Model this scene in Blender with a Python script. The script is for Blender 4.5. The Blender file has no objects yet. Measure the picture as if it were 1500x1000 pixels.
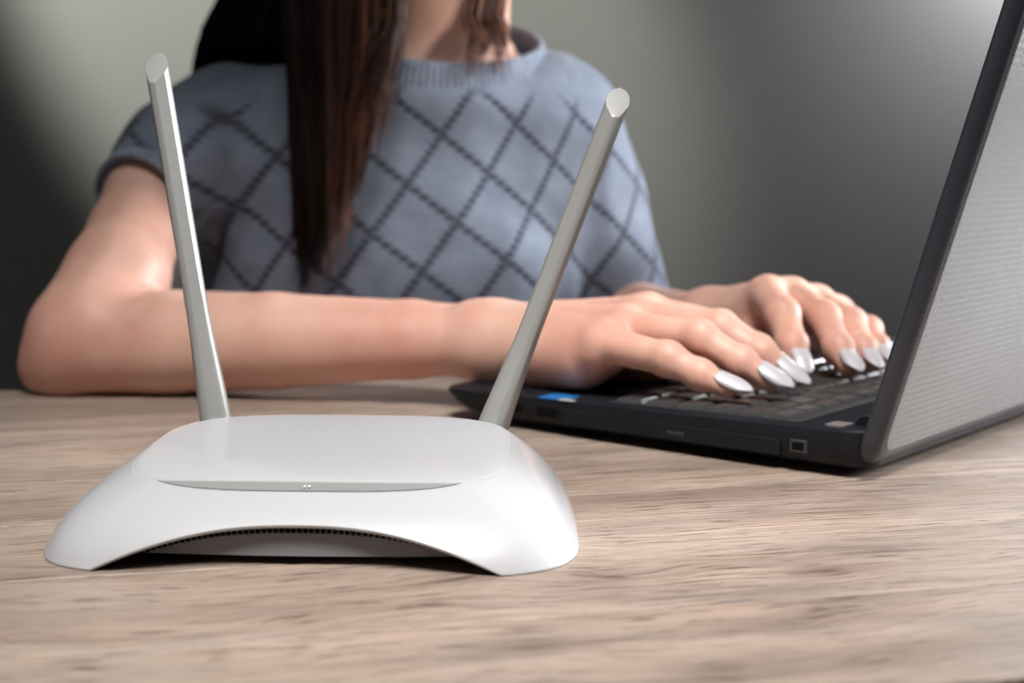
import bpy, bmesh, math, random
import numpy as np
from mathutils import Vector, Matrix

# ------------------------------------------------------------------ camera, world, lights, exposure
SC = bpy.context.scene
COL = SC.collection
FPX, CAM_H, HORIZON = 2083.33, 0.143, 240.0
PITCH = math.atan((500 - HORIZON) / FPX)
cam_d = bpy.data.cameras.new('camera')
cam_d.lens = 50.0
cam_d.sensor_width = 36.0
cam_d.clip_start = 0.02
cam_d.dof.use_dof = True
cam_d.dof.focus_distance = 0.575
cam_d.dof.aperture_fstop = 8.0
cam_d.dof.aperture_blades = 0
cam = bpy.data.objects.new('camera', cam_d)
COL.objects.link(cam)
cam.location = (0, 0, CAM_H)
cam.rotation_euler = (math.pi / 2 - PITCH, 0, 0)
SC.camera = cam

world = bpy.data.worlds.new('room_light')
SC.world = world
world.use_nodes = True
world.node_tree.nodes['Background'].inputs[0].default_value = (0.86, 0.92, 1.0, 1)
world.node_tree.nodes['Background'].inputs[1].default_value = 0.022

def area(name, loc, target, size, power, color, size_y=None, spread=180):
    d = bpy.data.lights.new(name, 'AREA')
    d.shape = 'RECTANGLE'
    d.size = size
    d.size_y = size_y or size
    d.energy = power
    d.color = color
    d.spread = math.radians(spread)
    o = bpy.data.objects.new(name, d)
    COL.objects.link(o)
    o.location = loc
    o.rotation_euler = (Vector(target) - Vector(loc)).to_track_quat('-Z', 'Y').to_euler()
    return o

def spot(name, loc, target, deg, blend, power, color, radius):
    d = bpy.data.lights.new(name, 'SPOT')
    d.spot_size = math.radians(deg); d.spot_blend = blend; d.energy = power; d.color = color; d.shadow_soft_size = radius
    o = bpy.data.objects.new(name, d)
    COL.objects.link(o)
    o.location = loc
    o.rotation_euler = (Vector(target) - Vector(loc)).to_track_quat('-Z', 'Y').to_euler()
    return o
# spot added at the right, cone narrowed to the sitter's neck and chest
spot('key_spot', (1.08, 0.02, 0.70), (0.080, 1.06, 0.185), 12.8, 0.45, 95.0, (1.0, 0.98, 0.94), 0.06)
# window on the right side of the room
area('window_light', (1.90, 1.46, 0.58), (0.0, 0.66, 0.02), 0.50, 6.6, (0.93, 0.96, 1.0), 0.58, spread=46)
# soft fill added overhead, beam narrowed to the table to spare the sitter
area('overhead_fill', (0.06, 0.06, 1.15), (0.01, 0.58, 0.0), 0.60, 2.6, (1.0, 0.97, 0.94), 0.60, spread=36)
# spot added high at the left, cone shaped to brighten the upper wall
spot('wall_wash', (-0.75, 0.80, 1.10), (-0.26, 1.50, 0.42), 32, 0.35, 68.0, (1.0, 1.0, 0.90), 0.05)
# lamp high beside the wall, right of the sitter
area('wall_lamp', (0.62, 1.41, 0.46), (0.46, 1.5, 0.30), 0.08, 1.45, (0.97, 0.96, 1.0), 0.08)
# weak fill lamp added at the left, throws the sitter's shadow rightwards
area('left_fill', (-1.15, -0.15, 0.42), (-0.05, 1.1, 0.15), 0.22, 0.35, (0.98, 0.97, 1.0), 0.3)

SC.view_settings.view_transform = 'Standard'
SC.view_settings.look = 'None'
SC.view_settings.gamma = 1.0
SC.view_settings.use_curve_mapping = False
SC.view_settings.exposure = 0.0

# ------------------------------------------------------------------ helpers
def ray(u, v):
    x, y = (u - 750) / FPX, -(v - 500) / FPX
    c, s = math.cos(PITCH), math.sin(PITCH)
    return np.array([x, c + y * s, -s + y * c])
def aty(u, v, Y):
    r = ray(u, v); return np.array([0, 0, CAM_H]) + r * (Y / r[1])
def atz(u, v, z=0.0):
    r = ray(u, v); return np.array([0, 0, CAM_H]) + r * ((z - CAM_H) / r[2])

def obj(name, me, mat=None, parent=None, smooth=True):
    o = bpy.data.objects.new(name, me)
    COL.objects.link(o)
    if mat and not me.materials: me.materials.append(mat)
    if parent: o.parent = parent
    if smooth and me.polygons: me.polygons.foreach_set('use_smooth', [True] * len(me.polygons))
    return o
def mesh(name, verts, faces):
    me = bpy.data.meshes.new(name)
    me.from_pydata([tuple(map(float, v)) for v in verts], [], faces)
    me.update()
    return me
def mesh_np(name, pts, quads):
    me = bpy.data.meshes.new(name)
    me.vertices.add(len(pts)); me.vertices.foreach_set('co', np.ascontiguousarray(pts, np.float32).ravel())
    n = len(quads)
    me.loops.add(n * 4); me.loops.foreach_set('vertex_index', np.ascontiguousarray(quads, np.int32).ravel())
    me.polygons.add(n); me.polygons.foreach_set('loop_start', np.arange(0, n * 4, 4, dtype=np.int32))
    me.update(calc_edges=True); me.validate()
    return me
def bm_mesh(name, bm):
    bmesh.ops.recalc_face_normals(bm, faces=bm.faces)
    me = bpy.data.meshes.new(name); bm.to_mesh(me); bm.free(); return me
def box_bm(x0, x1, y0, y1, z0, z1, bevel=0.0, seg=2, bm=None):
    b = bm or bmesh.new()
    r = bmesh.ops.create_cube(b, size=1)
    for v in r['verts']:
        v.co = ((x0 + x1) / 2 + v.co.x * (x1 - x0), (y0 + y1) / 2 + v.co.y * (y1 - y0), (z0 + z1) / 2 + v.co.z * (z1 - z0))
    if bevel:
        es = list({e for v in r['verts'] for e in v.link_edges})
        bmesh.ops.bevel(b, geom=es, offset=bevel, segments=seg, profile=0.5, affect='EDGES')
    return b
def empty(name, loc=(0, 0, 0), rot=None):
    o = bpy.data.objects.new(name, None); COL.objects.link(o); o.location = loc; o.empty_display_size = 0.05
    if rot: o.rotation_euler = rot
    return o
def tag(o, label=None, cat=None, group=None, kind=None):
    for k, v in (('label', label), ('category', cat), ('group', group), ('kind', kind)):
        if v: o[k] = v
    return o
def autosmooth(o, deg=35):
    me = o.data
    me.set_sharp_from_angle(angle=math.radians(deg))

# --- node helpers
class NT:
    def __init__(self, name):
        self.m = bpy.data.materials.new(name); self.m.use_nodes = True
        self.t = self.m.node_tree; self.b = self.t.nodes['Principled BSDF']
    def n(self, kind, **kw):
        nd = self.t.nodes.new(kind)
        for k, v in kw.items(): setattr(nd, k, v)
        return nd
    def link(self, a, b): self.t.links.new(a, b)
    def val(self, sock, v):
        if hasattr(v, 'is_linked') or isinstance(v, bpy.types.NodeSocket): self.link(v, sock)
        else: sock.default_value = v
    def math(self, op, a, b=None, c=None, clamp=False):
        nd = self.n('ShaderNodeMath', operation=op, use_clamp=clamp)
        self.val(nd.inputs[0], a)
        if b is not None: self.val(nd.inputs[1], b)
        if c is not None: self.val(nd.inputs[2], c)
        return nd.outputs[0]
    def ramp(self, fac, stops):
        nd = self.n('ShaderNodeValToRGB'); self.link(fac, nd.inputs[0])
        el = nd.color_ramp.elements
        while len(el) < len(stops): el.new(0.5)
        for e, (p, c) in zip(el, stops): e.position = p; e.color = c if len(c) == 4 else (*c, 1)
        return nd.outputs[0]
    def mix(self, fac, a, b, blend='MIX'):
        nd = self.n('ShaderNodeMix', data_type='RGBA', blend_type=blend)
        self.val(nd.inputs[0], fac)
        for s, v in ((nd.inputs[6], a), (nd.inputs[7], b)):
            if isinstance(v, (tuple, list)): s.default_value = (*v, 1) if len(v) == 3 else v
            else: self.link(v, s)
        return nd.outputs[2]
    def noise(self, vec=None, scale=5, detail=3, rough=0.5, dist=0.0):
        nd = self.n('ShaderNodeTexNoise'); nd.inputs['Scale'].default_value = scale
        nd.inputs['Detail'].default_value = detail; nd.inputs['Roughness'].default_value = rough
        nd.inputs['Distortion'].default_value = dist
        if vec is not None: self.link(vec, nd.inputs['Vector'])
        return nd.outputs['Fac']
    def bump(self, h, strength=0.3, dist=0.001):
        nd = self.n('ShaderNodeBump'); nd.inputs['Strength'].default_value = strength; nd.inputs['Distance'].default_value = dist
        self.link(h, nd.inputs['Height']); self.link(nd.outputs[0], self.b.inputs['Normal'])
    def mapping(self, vec, scale=(1, 1, 1), loc=(0, 0, 0), rot=(0, 0, 0)):
        nd = self.n('ShaderNodeMapping'); self.link(vec, nd.inputs[0])
        nd.inputs['Scale'].default_value = scale; nd.inputs['Location'].default_value = loc; nd.inputs['Rotation'].default_value = rot
        return nd.outputs[0]
    def set(self, **kw):
        for k, v in kw.items():
            s = self.b.inputs[k.replace('_', ' ')]
            if isinstance(v, tuple) and len(v) == 3 and s.type == 'RGBA': v = (*v, 1)
            self.val(s, v)
        return self

def plain(name, color, rough=0.5, grain=0.0, gscale=400, **kw):
    t = NT(name); t.set(Base_Color=color, Roughness=rough, **kw)
    co = t.n('ShaderNodeTexCoord').outputs['Object']
    f = t.noise(co, gscale if gscale else 50, 2)
    t.link(t.mix(0.06, color, t.mix(f, tuple(c * .7 for c in color), tuple(min(1, c * 1.3) for c in color))), t.b.inputs['Base Color'])
    if grain: t.bump(f, grain, 0.0003)
    return t.m

# --- signed distance field helpers (smooth bodies grown as one skin)
def cap_d(X, Y, Z, a, b, ra, rb):
    a, b = np.asarray(a, float), np.asarray(b, float)
    d = b - a; L2 = max(float(d @ d), 1e-12)
    px, py, pz = X - a[0], Y - a[1], Z - a[2]
    t = np.clip((px * d[0] + py * d[1] + pz * d[2]) / L2, 0, 1)
    return np.sqrt((px - t * d[0]) ** 2 + (py - t * d[1]) ** 2 + (pz - t * d[2]) ** 2) - (ra + (rb - ra) * t)
def ell_d(X, Y, Z, c, r, R=None):
    px, py, pz = X - c[0], Y - c[1], Z - c[2]
    if R is not None:
        px, py, pz = (R[0][0] * px + R[0][1] * py + R[0][2] * pz, R[1][0] * px + R[1][1] * py + R[1][2] * pz, R[2][0] * px + R[2][1] * py + R[2][2] * pz)
    k0 = np.sqrt((px / r[0]) ** 2 + (py / r[1]) ** 2 + (pz / r[2]) ** 2)
    k1 = np.sqrt((px / r[0] ** 2) ** 2 + (py / r[1] ** 2) ** 2 + (pz / r[2] ** 2) ** 2) + 1e-9
    return k0 * (k0 - 1) / k1
def smin(a, b, k):
    if k <= 0: return np.minimum(a, b)
    h = np.maximum(k - np.abs(a - b), 0) / k
    return np.minimum(a, b) - h * h * k * 0.25
class Field:
    def __init__(self, lo, hi, h):
        self.lo, self.h = np.array(lo, float), h
        self.n = np.ceil((np.array(hi) - self.lo) / h).astype(int) + 1
        self.f = np.full(self.n, 0.05, np.float32)
    def sub(self, lo, hi):
        i0 = np.clip(np.floor((np.array(lo) - self.lo) / self.h).astype(int), 0, self.n)
        i1 = np.clip(np.ceil((np.array(hi) - self.lo) / self.h).astype(int) + 1, 0, self.n)
        sl = tuple(slice(a, b) for a, b in zip(i0, i1))
        ax = [(self.lo[k] + self.h * np.arange(i0[k], i1[k])).astype(np.float32) for k in range(3)]
        return sl, ax[0][:, None, None], ax[1][None, :, None], ax[2][None, None, :]
    def prims(self, prims, k_in, k_out, subtract=False):
        """grow a group of prims smoothly together, then join the group to what is there"""
        lo = np.min([np.minimum(np.array(p[1]) - p[3], np.array(p[2]) - p[4]) for p in prims], axis=0) - 0.02 - k_out
        hi = np.max([np.maximum(np.array(p[1]) + p[3], np.array(p[2]) + p[4]) for p in prims], axis=0) + 0.02 + k_out
        sl, X, Y, Z = self.sub(lo, hi)
        g = None
        for p in prims:
            d = cap_d(X, Y, Z, *p[1:])
            g = d if g is None else smin(g, d, k_in)
        if subtract: self.f[sl] = -smin(-self.f[sl], g, k_out)
        else: self.f[sl] = smin(self.f[sl], g.astype(np.float32), k_out)
    def ell(self, c, r, k, R=None, subtract=False):
        m = max(r) + 0.02 + k
        sl, X, Y, Z = self.sub(np.array(c) - m, np.array(c) + m)
        d = ell_d(X, Y, Z, c, r, R)
        if subtract: self.f[sl] = -smin(-self.f[sl], d, k)
        else: self.f[sl] = smin(self.f[sl], d.astype(np.float32), k)
    def mesh(self, name):
        import openvdb
        g = openvdb.FloatGrid(0.05)
        a = np.clip(self.f, -0.03, 0.05).astype(np.float32)
        for ax in range(3):
            for e in (0, -1):
                s = [slice(None)] * 3; s[ax] = e; a[tuple(s)] = 0.05
        g.copyFromArray(a, tolerance=1e-6)
        pts, quads = g.convertToQuads(0.0)
        pts = np.asarray(pts) * self.h + self.lo
        me = mesh_np(name, pts, np.asarray(quads))
        return me
def C(a, b, ra, rb): return ('c', tuple(a), tuple(b), ra, rb)
def chain(pts, rads): return [C(pts[i], pts[i + 1], rads[i], rads[i + 1]) for i in range(len(pts) - 1)]
def flip_if_needed(me):
    c = np.zeros(len(me.vertices) * 3, np.float32); me.vertices.foreach_get('co', c); c = c.reshape(-1, 3)
    vol = 0.0
    idx = np.zeros(len(me.loops), np.int32); me.loops.foreach_get('vertex_index', idx)
    if len(idx) % 4 == 0:
        q = idx.reshape(-1, 4); a, b, d = c[q[:, 0]], c[q[:, 1]], c[q[:, 2]]
        e = c[q[:, 3]]
        vol = float((np.cross(a, b) * d).sum() + (np.cross(a, d) * e).sum())
    if vol < 0: me.flip_normals()

# ------------------------------------------------------------------ materials
def wood_material():
    t = NT('grey_oak_planks')
    geo = t.n('ShaderNodeTexCoord').outputs['Object']     # plank local: x along the grain, y across
    rnd = t.n('ShaderNodeObjectInfo').outputs['Random']
    off = t.n('ShaderNodeCombineXYZ'); t.link(t.math('MULTIPLY', rnd, 37.0), off.inputs[0]); t.link(t.math('MULTIPLY', rnd, 11.0), off.inputs[1])
    add = t.n('ShaderNodeVectorMath', operation='ADD'); t.link(geo, add.inputs[0]); t.link(off.outputs[0], add.inputs[1])
    p = add.outputs[0]
    warp = t.noise(t.mapping(p, (5, 14, 1)), 1.0, 2)
    sep = t.n('ShaderNodeSeparateXYZ'); t.link(p, sep.inputs[0])
    yy = t.math('ADD', sep.outputs[1], t.math('MULTIPLY', t.math('SUBTRACT', warp, 0.5), 0.055))
    cb = t.n('ShaderNodeCombineXYZ'); t.link(t.math('MULTIPLY', sep.outputs[0], 1.0), cb.inputs[0]); t.link(yy, cb.inputs[1])
    q = cb.outputs[0]
    broad = t.noise(t.mapping(q, (2.6, 17, 1)), 1.0, 3, 0.5)
    mid = t.noise(t.mapping(q, (5, 130, 1)), 1.0, 4, 0.65)
    fine = t.noise(t.mapping(q, (26, 900, 1)), 1.0, 3, 0.7)
    rings = t.math('SINE', t.math('ADD', t.math('MULTIPLY', yy, 1500.0), t.math('MULTIPLY', t.noise(t.mapping(p, (14, 40, 1)), 1.0, 2), 9.0)))
    base = t.ramp(broad, [(0.25, (0.19, 0.138, 0.108)), (0.45, (0.335, 0.262, 0.213)), (0.62, (0.412, 0.329, 0.271)), (0.8, (0.475, 0.383, 0.314))])
    m = t.ramp(mid, [(0.30, (0.60, 0.57, 0.55)), (0.5, (0.96, 0.96, 0.96)), (0.75, (1.08, 1.07, 1.06))])
    c1 = t.mix(0.85, base, m, 'MULTIPLY')
    f = t.ramp(fine, [(0.33, (0.30, 0.27, 0.25)), (0.46, (1, 1, 1)), (0.7, (1.1, 1.09, 1.08))])
    c2 = t.mix(0.8, c1, f, 'MULTIPLY')
    pores = t.noise(t.mapping(q, (45, 560, 1), (1.7, 4.1, 0)), 1.0, 2, 0.6)
    c2 = t.mix(0.9, c2, t.ramp(pores, [(0.37, (0.50, 0.46, 0.44)), (0.43, (1, 1, 1))]), 'MULTIPLY')
    patch = t.noise(t.mapping(p, (3.0, 7, 1)), 1.6, 1)
    ringm = t.math('MULTIPLY', t.math('GREATER_THAN', rings, 0.72), t.ramp(patch, [(0.5, (0, 0, 0)), (0.68, (1, 1, 1))]))
    c3 = t.mix(t.math('MULTIPLY', ringm, 0.5), c2, (0.12, 0.08, 0.06))
    blot = t.noise(t.mapping(p, (9, 30, 1), (3.1, 0.7, 0)), 1.0, 3, 0.55)
    c3 = t.mix(t.ramp(blot, [(0.50, (0, 0, 0)), (0.72, (0.75, 0.75, 0.75))]), c3, t.mix(1.0, c3, (0.62, 0.63, 0.66), 'MULTIPLY'))
    blot2 = t.noise(t.mapping(p, (7, 24, 1), (8.3, 5.7, 0)), 1.0, 2, 0.5)
    c3 = t.mix(t.ramp(blot2, [(0.52, (0, 0, 0)), (0.75, (0.8, 0.8, 0.8))]), c3, t.mix(1.0, c3, (1.06, 0.97, 0.90), 'MULTIPLY'))
    tint = t.mix(t.math('MULTIPLY', rnd, 0.35), c3, t.mix(1.0, c3, (0.86, 0.86, 0.88), 'MULTIPLY'))
    # knots: two dark eyes with their own shape
    kn = t.n('ShaderNodeAttribute', attribute_type='OBJECT', attribute_name='knot_at')
    ks = t.n('ShaderNodeSeparateXYZ'); t.link(kn.outputs['Vector'], ks.inputs[0])
    gs = t.n('ShaderNodeSeparateXYZ'); t.link(geo, gs.inputs[0])
    dx = t.math('MULTIPLY', t.math('SUBTRACT', gs.outputs[0], ks.outputs[0]), 75.0)
    dy = t.math('MULTIPLY', t.math('SUBTRACT', gs.outputs[1], ks.outputs[1]), 210.0)
    dd = t.math('SQRT', t.math('ADD', t.math('MULTIPLY', dx, dx), t.math('MULTIPLY', dy, dy)))
    dd = t.math('ADD', dd, t.math('MULTIPLY', t.math('SUBTRACT', mid, 0.5), 1.2))
    kf = t.ramp(t.math('MULTIPLY', dd, 0.4), [(0.12, (0.85, 0.85, 0.85)), (0.3, (0.45, 0.45, 0.45)), (0.95, (0, 0, 0))])
    c4 = t.mix(t.math('MULTIPLY', kf, ks.outputs[2]), tint, (0.07, 0.035, 0.025))
    t.link(c4, t.b.inputs['Base Color'])
    t.set(Roughness=t.math('MULTIPLY_ADD', fine, 0.15, 0.40))
    t.b.inputs['Specular IOR Level'].default_value = 0.4
    t.bump(t.math('ADD', t.math('MULTIPLY', fine, 0.6), t.math('MULTIPLY', mid, 0.5)), 0.35, 0.0006)
    return t.m

def wall_material():
    t = NT('painted_wall')
    co = t.n('ShaderNodeTexCoord').outputs['Object']
    t.link(t.ramp(t.noise(co, 3, 2), [(0.3, (0.395, 0.40, 0.385)), (0.7, (0.42, 0.425, 0.41))]), t.b.inputs['Base Color'])
    t.set(Roughness=0.75); t.bump(t.noise(co, 260, 3), 0.15, 0.0008)
    return t.m
def skin_material():
    t = NT('skin')
    co = t.n('ShaderNodeTexCoord').outputs['Object']
    a = t.noise(co, 14, 3); b = t.noise(co, 90, 3)
    c = t.ramp(a, [(0.3, (0.64, 0.345, 0.26)), (0.52, (0.74, 0.445, 0.345)), (0.75, (0.79, 0.505, 0.40))])
    at = t.n('ShaderNodeAttribute', attribute_name='blush').outputs['Fac']
    c = t.mix(t.math('MULTIPLY', at, 0.75), c, (0.60, 0.225, 0.175))
    t.link(t.mix(0.10, c, t.ramp(b, [(0.3, (0.45, 0.2, 0.15)), (0.7, (0.85, 0.6, 0.5))])), t.b.inputs['Base Color'])
    t.set(Roughness=0.46, Subsurface_Weight=0.12, Subsurface_Radius=(0.006, 0.002, 0.001), Subsurface_Scale=1.0)
    t.b.inputs['Specular IOR Level'].default_value = 0.4
    t.bump(t.math('ADD', t.noise(co, 900, 2), t.math('MULTIPLY', t.noise(co, 220, 3), 1.0)), 0.18, 0.0005)
    return t.m
def knit_material():
    t = NT('blue_grey_knit')
    uv = t.n('ShaderNodeAttribute', attribute_name='knit').outputs['Vector']
    s = t.n('ShaderNodeSeparateXYZ'); t.link(uv, s.inputs[0])
    u, v = s.outputs[0], s.outputs[1]
    # lattice: p*A + q*B = (u, v), lines where p or q is whole
    A = np.array([0.0360, -0.0272]); B = np.array([-0.0252, -0.0350])
    inv = np.linalg.inv(np.array([A, B]).T)
    rowstep = t.math('MULTIPLY', t.math('SUBTRACT', t.math('PINGPONG', t.math('MULTIPLY', v, 1 / 0.0024), 1.0), 0.5), 0.075)
    def lin(r): return t.math('ADD', t.math('MULTIPLY', u, float(r[0])), t.math('MULTIPLY', v, float(r[1])))
    p = t.math('ADD', lin(inv[0]), rowstep); q = t.math('SUBTRACT', lin(inv[1]), rowstep)
    def line(x):
        d = t.math('ABSOLUTE', t.math('SUBTRACT', t.math('FRACT', t.math('ADD', x, 0.5)), 0.5))
        return t.math('SUBTRACT', 1.0, t.math('SMOOTHSTEP', d, 0.035, 0.10)) if False else t.ramp(d, [(0.025, (1, 1, 1)), (0.085, (0, 0, 0))])
    lm = t.math('MAXIMUM', line(p), line(q))
    mask = s.outputs[2]                                        # 1 on the patterned front, 0 on the yoke
    lm = t.math('MULTIPLY', lm, mask)
    row = t.math('SINE', t.math('MULTIPLY', v, 2 * math.pi / 0.0024))
    colm = t.math('SINE', t.math('MULTIPLY', u, 2 * math.pi / 0.0030))
    st = t.math('MULTIPLY', row, t.math('MULTIPLY_ADD', colm, 0.35, 0.65))
    n = t.noise(uv, 60, 3)
    base = t.ramp(n, [(0.3, (0.205, 0.245, 0.325)), (0.7, (0.275, 0.32, 0.41))])
    base = t.mix(t.math('MULTIPLY_ADD', st, 0.20, 0.20), base, (0.10, 0.12, 0.17))
    col = t.mix(t.math('MULTIPLY', lm, 0.80), base, (0.030, 0.033, 0.055))
    t.link(col, t.b.inputs['Base Color'])
    t.set(Roughness=0.85, Sheen_Weight=0.25, Sheen_Roughness=0.5)
    t.b.inputs['Specular IOR Level'].default_value = 0.15
    t.bump(t.math('SUBTRACT', t.math('MULTIPLY', st, 0.5), t.math('MULTIPLY', lm, 1.6)), 0.55, 0.0014)
    return t.m
def rib_material():
    t = NT('ribbed_knit')
    co = t.n('ShaderNodeTexCoord').outputs['Object']
    t.link(t.ramp(t.noise(co, 120, 3), [(0.3, (0.19, 0.225, 0.30)), (0.7, (0.27, 0.31, 0.40))]), t.b.inputs['Base Color'])
    t.set(Roughness=0.88, Sheen_Weight=0.25)
    t.b.inputs['Specular IOR Level'].default_value = 0.15
    t.bump(t.noise(co, 700, 2), 0.4, 0.0008)
    return t.m
def hair_material():
    t = NT('brown_hair')
    at = t.n('ShaderNodeAttribute', attribute_name='tone').outputs['Fac']
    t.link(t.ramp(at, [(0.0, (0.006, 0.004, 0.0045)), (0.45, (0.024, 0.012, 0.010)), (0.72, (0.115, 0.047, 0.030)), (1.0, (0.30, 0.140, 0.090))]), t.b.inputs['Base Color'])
    t.set(Roughness=0.55); t.b.inputs['Specular IOR Level'].default_value = 0.15
    return t.m
def lid_back_material():
    t = NT('textured_lid')
    co = t.n('ShaderNodeTexCoord').outputs['Object']
    s = t.n('ShaderNodeSeparateXYZ'); t.link(co, s.inputs[0])
    a = t.math('SINE', t.math('MULTIPLY', s.outputs[0], 2 * math.pi / 0.0021))
    b = t.math('SINE', t.math('MULTIPLY', s.outputs[2], 2 * math.pi / 0.0016))
    h = t.math('MULTIPLY', a, b)
    t.link(t.mix(t.math('MULTIPLY_ADD', h, 0.5, 0.5), (0.21, 0.21, 0.21), (0.30, 0.30, 0.30)), t.b.inputs['Base Color'])
    t.set(Roughness=0.36, Metallic=0.35)
    t.bump(t.math('ADD', h, t.math('MULTIPLY', t.math('SINE', t.math('MULTIPLY', s.outputs[2], 2 * math.pi / 0.0032)), 0.4)), 0.22, 0.0003)
    return t.m

M = dict(
    wood=wood_material(), wall=wall_material(), skin=skin_material(), knit=knit_material(), rib=rib_material(), hair=hair_material(), lid=lid_back_material(),
    white=plain('glossy_white_plastic', (0.43, 0.433, 0.45), 0.36, Coat_Weight=0.5, Coat_Roughness=0.045),
    led=plain('grey_led_strip', (0.24, 0.25, 0.245), 0.3),
    lamp=plain('pale_indicator', (0.75, 0.76, 0.74), 0.3),
    chassis=plain('shaded_white_plastic', (0.20, 0.195, 0.21), 0.4),  # white plastic, with the shade behind the arch put into its colour
    slot=plain('dark_slot', (0.004, 0.004, 0.004), 0.9, Specular_IOR_Level=0.1),
    antenna=plain('silver_grey_plastic', (0.34, 0.34, 0.33), 0.33, Metallic=0.2),
    black=plain('black_plastic', (0.007, 0.008, 0.012), 0.5, Specular_IOR_Level=0.28, grain=0.1, gscale=900),
    deck=plain('charcoal_deck', (0.022, 0.024, 0.030), 0.45, grain=0.15, gscale=1200),
    key=plain('black_keycap', (0.040, 0.038, 0.038), 0.36),
    keyside=plain('lit_key_edge', (0.06, 0.058, 0.056), 0.35),  # keycap colour lightened, standing in for light on the key sides
    lidframe=plain('dark_blue_grey_frame', (0.035, 0.038, 0.050), 0.34),
    screen=plain('dark_screen', (0.006, 0.006, 0.008), 0.08),
    metal=plain('hinge_metal', (0.35, 0.35, 0.36), 0.3, Metallic=0.8),
    blue=plain('blue_sticker', (0.015, 0.16, 0.46), 0.35),
    gold=plain('pale_print', (0.5, 0.5, 0.45), 0.4),
    nail=plain('pearl_nail_polish', (0.55, 0.535, 0.56), 0.32, Metallic=0.05, Coat_Weight=0.3),
    steel=plain('dark_steel', (0.05, 0.05, 0.055), 0.45, Metallic=0.4),
    floor=plain('floor_laminate', (0.20, 0.16, 0.13), 0.5, gscale=8),
    lip=plain('lip', (0.45, 0.14, 0.13), 0.4),
)

# ------------------------------------------------------------------ the room
WALL_Y = 1.50
w = obj('wall_back', bm_mesh('wall_back', box_bm(-3.2, 1.40, WALL_Y, WALL_Y + 0.1, -0.74, 1.9)), M['wall'], smooth=False); tag(w, kind='structure')
f = obj('floor', bm_mesh('floor', box_bm(-3.2, 3.2, -2.2, WALL_Y + 0.1, -0.80, -0.74)), M['floor'], smooth=False); tag(f, kind='structure')

# ------------------------------------------------------------------ the table: planks along the grain direction
ANG = math.atan2(0.225, 0.974)
table = empty('wooden_table', (0, 0, 0), (0, 0, ANG))
tag(table, 'wooden table of grey-brown planks carrying the white router and black laptop', 'table')
edges = [0.3415, 0.424, 0.504, 0.584, 0.664, 0.744, 0.824, 0.9435]
TL, TR, TH = -1.05, 1.30, 0.026
R_ = Matrix.Rotation(-ANG, 3, 'Z')
knots = {}
for px, py, amt in ((1212, 836, 1.0), (785, 945, 0.55)):
    w3 = R_ @ Vector(atz(px, py, 0)); knots[(w3.x, w3.y)] = amt
shared = {}
for i in range(len(edges) - 1):
    y0, y1 = edges[i], edges[i + 1]
    wd = round(y1 - y0, 4)
    if wd not in shared:
        shared[wd] = bm_mesh('plank', box_bm(TL, TR, -wd / 2 + 0.00012, wd / 2 - 0.00012, -TH, 0, 0.0004, 1))
    o = obj('plank', shared[wd], M['wood'], table, smooth=False)
    o.location = (0, (y0 + y1) / 2, 0)
    o['knot_at'] = (0.0, 50.0, 0.0)
    for (kx, ky), amt in knots.items():
        if y0 < ky < y1: o['knot_at'] = (kx, ky - (y0 + y1) / 2, amt)
lm = bm_mesh('leg', box_bm(-0.025, 0.025, -0.025, 0.025, -0.74, -TH, 0.002, 1))
for x in (TL + 0.06, TR - 0.06):
    for y in (edges[0] + 0.06, edges[-1] - 0.06):
        obj('leg', lm, M['steel'], table, smooth=False).location = (x, y, 0)
for y in (edges[0] + 0.06, edges[-1] - 0.06):
    obj('rail', bm_mesh('rail', box_bm(TL + 0.085, TR - 0.085, y - 0.012, y + 0.012, -TH - 0.05, -TH, 0.001, 1)), M['steel'], table, smooth=False)

# ------------------------------------------------------------------ the router
router = empty('wifi_router', (-0.0735, 0.5545, 0), (0, 0, math.radians(-2.6)))
tag(router, 'glossy white wifi router with two silver antennas standing on the wooden table', 'router')
def sup(phi, a, b, n):
    c, s = np.cos(phi), np.sin(phi)
    return a * np.sign(c) * np.abs(c) ** (2 / n), b * np.sign(s) * np.abs(s) ** (2 / n)
NP = 480
# even spacing along the top outline
ph = np.linspace(0, 2 * np.pi, 8001)
tx, ty = sup(ph, 0.0725, 0.0535, 3.5)
bx_, by_ = sup(ph, 0.101, 0.071, 4.4)
arc = np.concatenate([[0], np.cumsum(np.hypot(np.diff(tx), np.diff(ty)) + np.hypot(np.diff(bx_), np.diff(by_)))])
phs = np.interp(np.linspace(0, arc[-1], NP, endpoint=False), arc, ph)
Tx, Ty = sup(phs, 0.0725, 0.0535, 3.5); Ty = Ty + 0.0065
Bx, By = sup(phs, 0.101, 0.071, 4.4); By = By - 0.002
Bx = Bx * np.where(By > -0.04, 1 - 0.42 * (By + 0.04), 1 - 0.25 * (-0.04 - By) / 0.034 * 0.0)
zpl = lambda y: 0.0262 + (y + 0.047) * (0.0338 - 0.0262) / 0.107
CH = -0.0392                                                   # where the top panel stops in a straight edge
half = 0.0612
front = (Ty < CH) & (np.abs(Tx) < half)
bumpf = np.where(Ty < CH, np.clip((CH - Ty) / 0.0078, 0, 1), 0) ** 0.8
Tz = zpl(Ty) - 0.0015 * bumpf
NT_ = 26
s0, s1 = math.radians(34), math.radians(80)
def prof(t):
    a = s0 + (s1 - s0) * t
    return (np.sin(a) - math.sin(s0)) / (math.sin(s1) - math.sin(s0)), (math.cos(s0) - np.cos(a)) / (math.cos(s0) - math.cos(s1))
verts, faces = [], []
tt = np.linspace(0, 1, 600); hh, vv = prof(tt)
def za(x): return 0.0158 * np.clip(1 - (np.abs(x) / 0.0735) ** 2.4, 0, 1)
lip = []
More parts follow.
